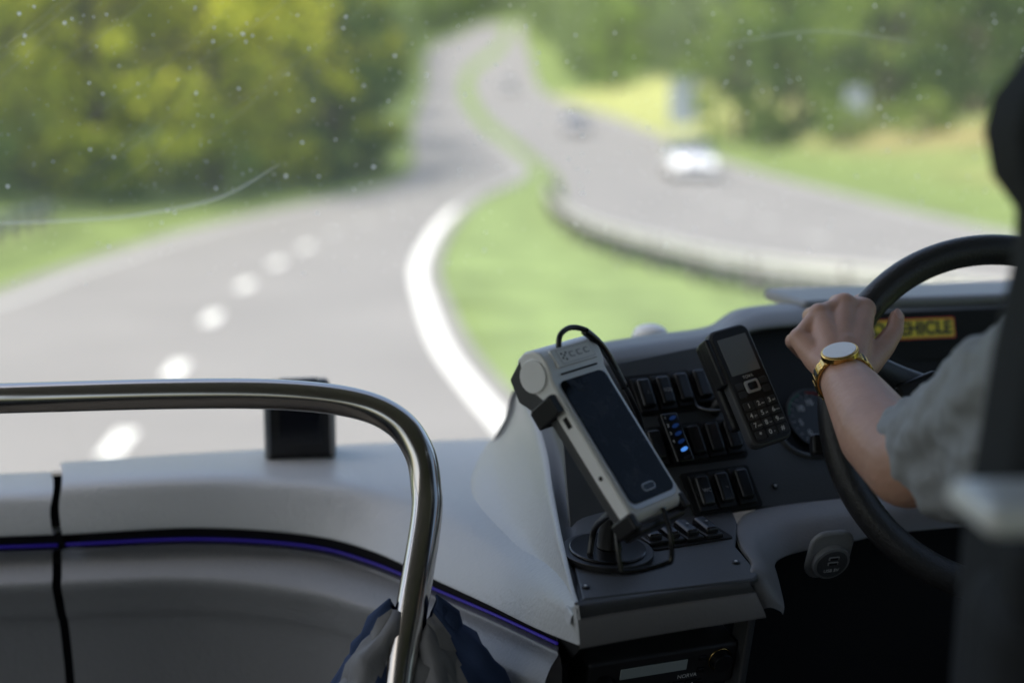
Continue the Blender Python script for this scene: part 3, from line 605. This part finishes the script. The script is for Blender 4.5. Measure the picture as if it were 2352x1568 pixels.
# stand
st=empty('terminal_stand',(.1,1.45,2.52))
box('back_cradle',TF,(.034,-.075,-.036),(.05,.135,.014),M_dark,st,.004)
box('clip_upper',TF,(-.012,-.018,-.022),(.006,.022,.036),M_dark,st,.002); box('clip_upper_lip',TF,(-.013,-.018,-.006),(.010,.020,.006),M_dark,st,.0015); box('clip_strap',TF,(.012,-.018,-.042),(.048,.02,.005),M_dark,st,.001)
box('clip_lower',TF,(-.007,-.158,-.014),(.010,.018,.030),M_dark,st,.003); box('clip_lower_r',TF,(.072,-.158,-.014),(.010,.018,.030),M_dark,st,.003); box('foot_shelf',TF,(.034,-.167,-.018),(.075,.008,.026),M_dark,st,.003)
BFc=F(LF.p(.001,-.067,0),LF.X,LF.Y)
cyl('base_disc',BFc,(0,0),.050,0,.007,M_dark,st,64); cyl('base_step',BFc,(0,0),.042,.007,.010,M_gloss,st,64,bev=.002); cyl('hub',BFc,(.002,.0),.014,.010,.045,M_dark,st,24,.011)
tube('arm',[BFc.p(.002,0,.035),BFc.p(.006,-.01,.06),TF.p(.034,-.11,-.042)],.010,M_dark,st,16); tube('arm_brace',[BFc.p(-.028,-.010,.008),BFc.p(-.024,-.012,.04),TF.p(.008,-.135,-.035)],.0035,M_dark,st,10)
tube('clamp',[BFc.p(.002,-.013,.03),BFc.p(.03,-.02,.035)],.006,M_dark,st,12)
tube('wire_loop',[(.1025,1.365,2.597),(.104,1.35,2.57),(.107,1.343,2.547),(.111,1.342,2.543),(.13,1.343,2.545),(.152,1.345,2.551),(.157,1.346,2.556),(.156,1.35,2.58),(.150,1.365,2.602)],.0028,M_gloss,st,10,6)
cb=empty('charging_cable',(.06,1.43,2.75))
tube('lead',[(.0475,1.43,2.735),(.0475,1.43,2.752),(.0500,1.435,2.765),(.0625,1.45,2.7695),(.081,1.46,2.762),(.100,1.476,2.7365),(.116,1.478,2.708),(.1305,1.487,2.6795),(.1415,1.513,2.65),(.150,1.56,2.60)],.0030,M_dark,cb,10); tube('plug',[(.0475,1.43,2.733),(.0478,1.43,2.750)],.0048,M_dark,cb,12)
tube('sleeve',[(.075,1.456,2.765),(.090,1.466,2.751),(.104,1.477,2.730),(.120,1.481,2.700)],.0045,M_gloss,cb,10)

# ------------------------------------------------------------------ phone handset
ph=empty('phone_handset',(.28,1.6,2.67)); HF2=F((.229,1.632,2.733),(.90,.397,.1865),(-.35,.391,.859))
def slab2(nm,fr,cx,cy,w_,h_,t0,t1,m,parent,r=.008,bev=.003): return plate(nm,fr,rrect(cx,cy,w_,h_,r),t0,t1,m,parent,bev,4)
slab2('body',HF2,.0245,-.071,.055,.146,-.017,0,M_panel,ph,.011,.004); slab2('face',HF2,.0248,-.071,.049,.140,0,.0012,M_dark,ph,.009,.001)
slab2('screen',HF2,.0248,-.034,.039,.046,.0012,.0018,mat('phone_lcd',(.22,.235,.25),.15,coat=.5),ph,.001,.0003)
text('handset_name','TOVA',HF2,.0248,-.0615,.0014,.0052,M_label,ph)
slab2('nav_ring',HF2,.0248,-.074,.019,.015,.0012,.0035,M_silver,ph,.003,.001); slab2('nav_key',HF2,.0248,-.074,.012,.009,.0035,.0045,M_gloss,ph,.002,.0005)
M_key=mat('key_plastic',(.045,.046,.05),.33)
for sx in(-1,1):
    for k in(0,1): slab2('soft_key',HF2,.0248+sx*.016,-.0705-.0105*k,.010,.008,.0012,.003,M_key,ph,.002,.0006)
keys=[('1',''),('2','abc'),('3','def'),('4','ghi'),('5','jkl'),('6','mno'),('7','pqrs'),('8','tuv'),('9','wxyz'),('*',''),('0','+'),('#','')]
for i,(a,b) in enumerate(keys):
    cx=.0098+(i%3)*.015; cy=-.0955-(i//3)*.0118
    slab2('key_'+str(i),HF2,cx,cy,.0134,.0097,.0012,.0032,M_key,ph,.0022,.0007)
    text('key_digit',a,HF2,cx-.0020 if b else cx,cy,.0034,.0078,M_label,ph,.00012)
    if b: text('key_letters',b,HF2,cx+.0034,cy-.0008,.0034,.0032,M_label,ph)
box('cradle',HF2,(.016,-.06,-.024),(.05,.11,.016),M_dark,ph,.005); box('cradle_side',HF2,(-.006,-.035,-.010),(.007,.06,.022),M_dark,ph,.003)
tube('bracket',[HF2.p(.02,-.06,-.03),PF.p(.245,.14,.03),PF.p(.235,.13,.0)],.009,M_dark,ph,12)
tube('coil_lead',[HF2.p(.010,-.12,-.015),PF.p(.215,.115,.05),PF.p(.225,.135,.045),PF.p(.235,.120,.05),PF.p(.220,.112,.04),PF.p(.205,.128,.02),PF.p(.215,.15,.004)],.0022,M_gloss,ph,8)

# ------------------------------------------------------------------ steering wheel
sw=empty('steering_wheel',(.573,1.612,2.640)); WF=F((.573,1.612,2.640),(1,0,0),(0,.375,.927))
def wp(a,r=.2,z=0): a=math.radians(a); return WF.p(r*math.cos(a),r*math.sin(a),z)
tube('rim',[wp(k*10) for k in range(36)],.0182,M_leather,sw,28,5,closed=True)
slab2('hub_pad',WF,0,-.01,.13,.12,-.045,-.01,M_panel,sw,.03,.012)
for a in(157,203,23,-23):
    tube('spoke',[wp(a,.05,-.03),wp(a,.12,-.025),wp(a,.195,-.003)],[.022,.016,.012],M_panel,sw,14)
for s in(-1,1):
    box('spoke_buttons',WF,(s*.095,.033,-.012),(.055,.03,.016),M_dark,sw,.006,rot=('Z',-s*math.radians(22)))
tube('column',[WF.p(0,0,-.04),WF.p(0,0,-.12),WF.p(0,-.05,-.25)],.05,M_dark,sw,24)
tube('stalk',[WF.p(-.05,-.02,-.07),WF.p(-.14,-.025,-.05),WF.p(-.185,-.028,-.038)],[.008,.008,.010],M_dark,sw,14)
box('stalk_knob',WF,(-.207,-.030,-.030),(.030,.026,.022),M_dark,sw,.005); text('stalk_icon','\u2261',WF,-.207,-.026,-.0185,.009,M_dim,sw)
tube('stalk_low',[WF.p(-.05,-.06,-.08),WF.p(-.16,-.075,-.06)],.007,M_dark,sw,12)

# ------------------------------------------------------------------ driver
dr=empty('driver',(.6,1.05,2.4))
wr=V((.362,1.543,2.706))
mcp={'i':(.409,1.638,2.760),'m':(.385,1.632,2.766),'r':(.354,1.617,2.757),'p':(.328,1.598,2.733)}
arm=[[((.400,1.315,2.668),.040),((.385,1.342,2.652),.043),((.374,1.41,2.666),.042),((.366,1.48,2.69),.033),((.362,1.525,2.702),.0265),(wr,.0255)],
 [(wr,.023),((.372,1.575,2.722),.024),((.378,1.60,2.735),.020)],
 [((.358,1.545,2.706),.021),((.345,1.575,2.715),.018),(mcp['p'],.0125)],
 [(wr,.021),(mcp['r'],.0135)],[(wr,.021),(mcp['m'],.014)],[((.372,1.545,2.708),.021),(mcp['i'],.0138)],
 [(mcp['i'],.0125),(mcp['m'],.0125),(mcp['r'],.0125),(mcp['p'],.0115)],
 [(mcp['i'],.0128),((.413,1.672,2.764),.0108),((.422,1.692,2.744),.0094),((.428,1.686,2.722),.0084)],
 [(mcp['m'],.0132),((.386,1.672,2.763),.0112),((.396,1.692,2.740),.0098),((.404,1.686,2.716),.0086)],
 [(mcp['r'],.0126),((.352,1.657,2.750),.0106),((.366,1.680,2.728),.0094),((.380,1.678,2.706),.0084)],
 [(mcp['p'],.0115),((.327,1.633,2.724),.0094),((.343,1.655,2.707),.0084),((.362,1.660,2.692),.0074)],
 [((.378,1.555,2.700),.020),((.400,1.580,2.708),.0175),((.424,1.603,2.722),.0135),((.441,1.620,2.738),.0108),((.447,1.634,2.752),.0090)]]
blob('arm_left',arm,M_skin,dr,.0022,6,extra=[(mcp['i'],.0150,(1,1,1)),(mcp['m'],.0156,(1,1,1)),(mcp['r'],.0148,(1,1,1)),(mcp['p'],.0132,(1,1,1))],step=.12,sd=3)
bm=bmesh.new(); sphere_into(bm,V((0,0,0)),.0062,(.9,1.25,.22)); bmesh.ops.transform(bm,matrix=F((.447,1.626,2.757),(1,.35,-.1),(.25,.65,.7)).m(),verts=bm.verts); me=bpy.data.meshes.new('thumb_nail'); bm.to_mesh(me); bm.free(); me.materials.append(M_nail); me.polygons.foreach_set('use_smooth',[True]*len(me.polygons)); link(bpy.data.objects.new('thumb_nail',me),dr)
# shirt
blob('shirt',[[((.60,.99,2.36),.15),((.60,1.02,2.55),.16),((.60,1.05,2.70),.145)],[((.52,1.03,2.36),.12),((.50,1.06,2.66),.11)],[((.68,1.03,2.36),.12),((.70,1.06,2.66),.11)],
 [((.60,1.05,2.78),.09),((.50,1.08,2.80),.075),((.455,1.11,2.79),.072),((.442,1.19,2.755),.068),((.428,1.26,2.715),.062),((.412,1.312,2.680),.056),((.403,1.336,2.668),.0555)],
 [((.44,1.18,2.72),.06),((.432,1.25,2.675),.050),((.415,1.30,2.655),.046)],
 [((.60,1.05,2.78),.09),((.72,1.08,2.79),.075),((.775,1.14,2.75),.066),((.80,1.24,2.69),.056)],[((.60,1.05,2.80),.07),((.60,1.07,2.87),.058)]],M_shirt,dr,.005,3,disp=(.022,.035))
blob('arm_right',[[((.80,1.22,2.70),.044),((.80,1.29,2.66),.043),((.775,1.42,2.68),.036),((.762,1.53,2.70),.026),((.755,1.60,2.72),.024),((.752,1.635,2.74),.018)]]+
 [[((.752,1.60,2.72),.016),((.735+.02*k*.9,1.64,2.755-.012*k),.011),((.735+.02*k*.9,1.675,2.75-.012*k),.0095),((.728+.018*k,1.69,2.725-.01*k),.008)] for k in range(4)]+[[((.748,1.59,2.71),.014),((.725,1.62,2.72),.011),((.715,1.64,2.735),.009)]],M_skin,dr,.003,4)
blob('trousers',[[((.52,1.0,2.33),.10),((.48,1.40,2.30),.075),((.48,1.52,1.95),.055)],[((.68,1.0,2.33),.10),((.72,1.40,2.30),.075),((.72,1.52,1.95),.055)],[((.52,1.0,2.33),.11),((.68,1.0,2.33),.11)]],M_trouser,dr,.01,2)
for x in(.48,.72): blob('shoe',[[((x,1.52,1.89),.042),((x,1.64,1.88),.034)]],M_dark,dr,.008,2)
hc=V((.60,1.10,3.0))
blob('head',[[((.60,1.06,2.83),.056),((.60,1.075,2.93),.054)]],M_skin,dr,.004,3,extra=[(hc,.095,(.8,1.0,1.1)),(hc+V((0,.03,-.055)),.06,(.85,1,1)),(hc+V((0,.100,-.012)),.014,(.8,1.3,1.7)),(hc+V((-.076,0,-.01)),.02,(.4,.8,1.5)),(hc+V((.076,0,-.01)),.02,(.4,.8,1.5)),(hc+V((0,.088,-.055)),.018,(1.3,.5,.4)),(hc+V((0,.080,.025)),.03,(1.6,.5,.4))])
for s in(-1,1):
    bm=bmesh.new(); sphere_into(bm,hc+V((s*.03,.083,.006)),.0115); me=bpy.data.meshes.new('eye'); bm.to_mesh(me); bm.free(); me.materials.append(M_dial); link(bpy.data.objects.new('eye',me),dr)
    bm=bmesh.new(); sphere_into(bm,hc+V((s*.03,.0915,.006)),.005); me=bpy.data.meshes.new('iris'); bm.to_mesh(me); bm.free(); me.materials.append(M_blk); link(bpy.data.objects.new('iris',me),dr)
blob('hair',[],M_hair,dr,.004,3,extra=[(hc+V((0,-.018,.022)),.098,(.86,.98,1.0))],disp=(.008,.01))
# wristwatch
wa=empty('wristwatch',(.36,1.52,2.71)); ax=V((-.05,.93,.33)).normalized(); nn=V((-.22,-.42,.86)); wc=V((.3615,1.524,2.7025)); QF=F(wc,ax.cross(nn),ax)
for off in(-.0045,0,.0045):
    tube('bracelet',[QF.p(.0300*math.cos(t),off,.0300*math.sin(t)*.97) for t in [k*math.pi/12 for k in range(24)]],.0026,M_gold,wa,8,3,closed=True)
for k in range(28):
    t=2*math.pi*k/28; box('bracelet_link',F(QF.p(.0316*math.cos(t),0,.0307*math.sin(t)),QF.Y,QF.N*math.cos(t)-QF.X*math.sin(t)),(0,0,0),(.013,.0042,.0022),M_gold if k%3 else M_blk,wa,.0006)
pe=lambda a,b,n=40:[(a*math.cos(2*math.pi*k/n),b*math.sin(2*math.pi*k/n)) for k in range(n)]
plate('case',QF,pe(.0205,.0175),.0272,.035,M_gold,wa,.0015); plate('dial',QF,pe(.018,.0152),.035,.0361,M_dial,wa,.0005)

# ------------------------------------------------------------------ driver seat
se=empty('driver_seat',(.6,.9,2.3)); half=[(.15,3.06),(.225,3.055),(.262,3.033),(.284,3.003),(.288,2.98),(.281,2.950),(.264,2.928),(.263,2.90),(.274,2.83),(.281,2.76),(.287,2.71),(.290,2.6),(.288,2.35),(.27,2.25)]
ol=[(a,b) for a,b in half][::-1]+[(-a,b) for a,b in half]
SFf=F((.6,.92,0),(1,0,0),(0,0,1)); plate('backrest',SFf,[(a,b) for a,b in ol],-.06,.06,M_seat,se,.035,5)
box('cushion',F((.6,1.12,2.21),(1,0,0),(0,1,0)),(0,0,0),(.5,.5,.13),M_seat,se,.04); box('pedestal',F((.6,1.1,2.0),(1,0,0),(0,1,0)),(0,0,0),(.36,.36,.3),M_dark,se,.02)
box('side_bolster',F((.345,.86,2.50),(1,0,0),(0,1,0)),(0.0,0,0),(.10,.12,.42),M_seat,se,.04)
box('armrest_cap',F((.345,.80,2.768),(1,.05,0),(-.05,1,0)),(0,0,0),(.165,.07,.018),M_white,se,.008,4); box('armrest_stem',F((.36,.82,2.72),(1,0,0),(0,1,0)),(0,0,0),(.13,.06,.06),M_seat,se,.02)

# ------------------------------------------------------------------ windscreen
M_gl=bpy.data.materials.new('windscreen_glass'); M_gl.use_nodes=True; n=M_gl.node_tree; n.nodes.remove(n.nodes['Principled BSDF']); out=n.nodes['Material Output']
tr=n.nodes.new('ShaderNodeBsdfTransparent'); tr.inputs[0].default_value=(.98,.99,.98,1); df=n.nodes.new('ShaderNodeBsdfTranslucent'); df.inputs[0].default_value=(.8,.82,.8,1)
gls=n.nodes.new('ShaderNodeBsdfGlossy'); gls.inputs['Roughness'].default_value=.02
m1=n.nodes.new('ShaderNodeMixShader'); m2=n.nodes.new('ShaderNodeMixShader'); tc=n.nodes.new('ShaderNodeTexCoord')
wv=n.nodes.new('ShaderNodeTexNoise'); wv.inputs['Scale'].default_value=3; wv.inputs['Detail'].default_value=6; mr=n.nodes.new('ShaderNodeMapRange'); mr.inputs[3].default_value=.03; mr.inputs[4].default_value=.12  # dust film, thickened to put outdoor haze and brightness into the glass
n.links.new(tc.outputs['Object'],wv.inputs[0]); n.links.new(wv.outputs[0],mr.inputs[0]); n.links.new(mr.outputs[0],m1.inputs[0])
n.links.new(tr.outputs[0],m1.inputs[1]); n.links.new(df.outputs[0],m1.inputs[2]); n.links.new(m1.outputs[0],m2.inputs[1]); n.links.new(gls.outputs[0],m2.inputs[2]); m2.inputs[0].default_value=.012; n.links.new(m2.outputs[0],out.inputs[0])
ws=empty('windscreen',(0,2.15,2.5)); gy=lambda x,z:2.165+.19*x-.2*(z-2.47)
v=[];f=[]
for j in range(11):
    for i in range(25):
        x=-1.3+2.55*i/24; z=2.40+1.3*j/10; v.append((x,gy(x,z),z))
for j in range(10):
    for i in range(24): f.append((j*25+i,j*25+i+1,(j+1)*25+i+1,(j+1)*25+i))
mobj('glass',v,f,M_gl,ws)
def smearmat(name,fac):
    m=bpy.data.materials.new(name); m.use_nodes=True; n=m.node_tree; n.nodes.remove(n.nodes['Principled BSDF']); t1=n.nodes.new('ShaderNodeBsdfTransparent'); t2=n.nodes.new('ShaderNodeBsdfTranslucent'); t2.inputs[0].default_value=(.92,.92,.9,1); d2=n.nodes.new('ShaderNodeBsdfDiffuse'); d2.inputs[0].default_value=(.9,.9,.88,1); ad=n.nodes.new('ShaderNodeMixShader'); ms=n.nodes.new('ShaderNodeMixShader'); ms.inputs[0].default_value=fac
    ad.inputs[0].default_value=.2; n.links.new(t2.outputs[0],ad.inputs[1]); n.links.new(d2.outputs[0],ad.inputs[2])
    n.links.new(t1.outputs[0],ms.inputs[1]); n.links.new(ad.outputs[0],ms.inputs[2]); n.links.new(ms.outputs[0],n.nodes['Material Output'].inputs[0]); return m
M_dust=smearmat('dust',.95); M_smear=smearmat('smear',.25); M_smear2=smearmat('smear_faint',.10)
v=[];f=[]
for i in range(1600):
    x=rn.uniform(-.85,.95); z=2.74+.48*rn.random()**.8; r=.0006+.0017*rn.random()**6; c=V((x,gy(x,z)-.001,z)); b0=len(v)
    for k in range(6): a=k*math.pi/3; q=r*rn.uniform(.6,1.3); v.append(c+V((math.cos(a)*q,math.cos(a)*q*.19-.2*math.sin(a)*q,math.sin(a)*q)))
    f.append(tuple(range(b0,b0+6)))
mobj('dust_specks',v,f,M_dust,ws,False)
def smear(pts,wd,m,nm='wiper_smear'):
    p=spline([(x,gy(x,z)-.002,z) for x,z in pts],10); v=[];f=[]
    for i,q in enumerate(p):
        t=(p[min(i+1,len(p)-1)]-p[max(i-1,0)]).normalized(); s=V((-t.z,0,t.x)); w_=wd*math.sin(math.pi*(i+.5)/len(p))**.5
        for k in(-1,1): c=q+s*w_*k*.5; v.append((c.x,gy(c.x,c.z)-.002,c.z))
    for i in range(len(p)-1): f.append((2*i,2*i+1,2*i+3,2*i+2))
    mobj(nm,v,f,m,ws,False)
smear([(-.80,2.833),(-.70,2.834),(-.62,2.836),(-.53,2.842),(-.414,2.865),(-.325,2.912)],.006,M_smear)
for i in range(11):
    x=-.75+rn.uniform(0,.5); z=2.86+rn.uniform(0,.18); L_=rn.uniform(.1,.28); smear([(x,z),(x+L_*.5,z+L_*.33),(x+L_,z+L_*.75)],.0014,M_smear2)
smear([(.30,3.08),(.45,3.10),(.6,3.085)],.006,M_smear2)

# ------------------------------------------------------------------ coach body
cbd=empty('coach_body',(0,0,1.8)); M_trimw=mat('cabin_lining',(.18,.18,.185),.8); M_floor=mat('cabin_floor',(.03,.03,.034),.8); M_coach=mat('coach_paint',(.6,.6,.62),.3,coat=.5)
M_tint=bpy.data.materials.new('tinted_side_glass'); M_tint.use_nodes=True; n=M_tint.node_tree; n.nodes.remove(n.nodes['Principled BSDF']); t1=n.nodes.new('ShaderNodeBsdfTransparent'); t1.inputs[0].default_value=(.58,.60,.58,1); g1=n.nodes.new('ShaderNodeBsdfGlossy'); g1.inputs['Roughness'].default_value=.03; ms=n.nodes.new('ShaderNodeMixShader'); ms.inputs[0].default_value=.05; n.links.new(t1.outputs[0],ms.inputs[1]); n.links.new(g1.outputs[0],ms.inputs[2]); n.links.new(ms.outputs[0],n.nodes['Material Output'].inputs[0])  # tint added to the unseen side windows to dim the cabin
CB=F((0,0,0),(.982,.187,0),(-.187,.982,0))
box('floor',CB,(-.05,-1.5,1.82),(2.5,7.2,.05),M_floor,cbd,0); box('roof',CB,(-.05,-1.6,3.78),(2.5,7.1,.06),M_trimw,cbd,0)
for s,x in(('left',-1.28),('right',1.20)):
    box(s+'_side_lower',CB,(x,-1.5,1.45),(.06,7.2,2.1),M_trimw,cbd,0); box(s+'_side_upper',CB,(x,-1.5,3.62),(.06,7.2,.3),M_trimw,cbd,0)
    for k in range(5): box(s+'_pillar_%d'%k,CB,(x,1.75-1.6*k,2.95),(.07,.1,1.1),M_trimw,cbd,.01)
    mobj(s+'_window_glass',[CB.p(x,1.75,2.49),CB.p(x,-5.0,2.49),CB.p(x,-5.0,3.48),CB.p(x,1.75,3.48)],[(0,1,2,3)],M_tint,cbd,False)
box('rear_wall',CB,(-.05,-5.1,2.6),(2.5,.06,2.4),M_trimw,cbd,0); box('front_panel',CB,(-.05,2.25,1.4),(2.5,.06,2.0),M_coach,cbd,.02)
print('objs',len(bpy.data.objects))
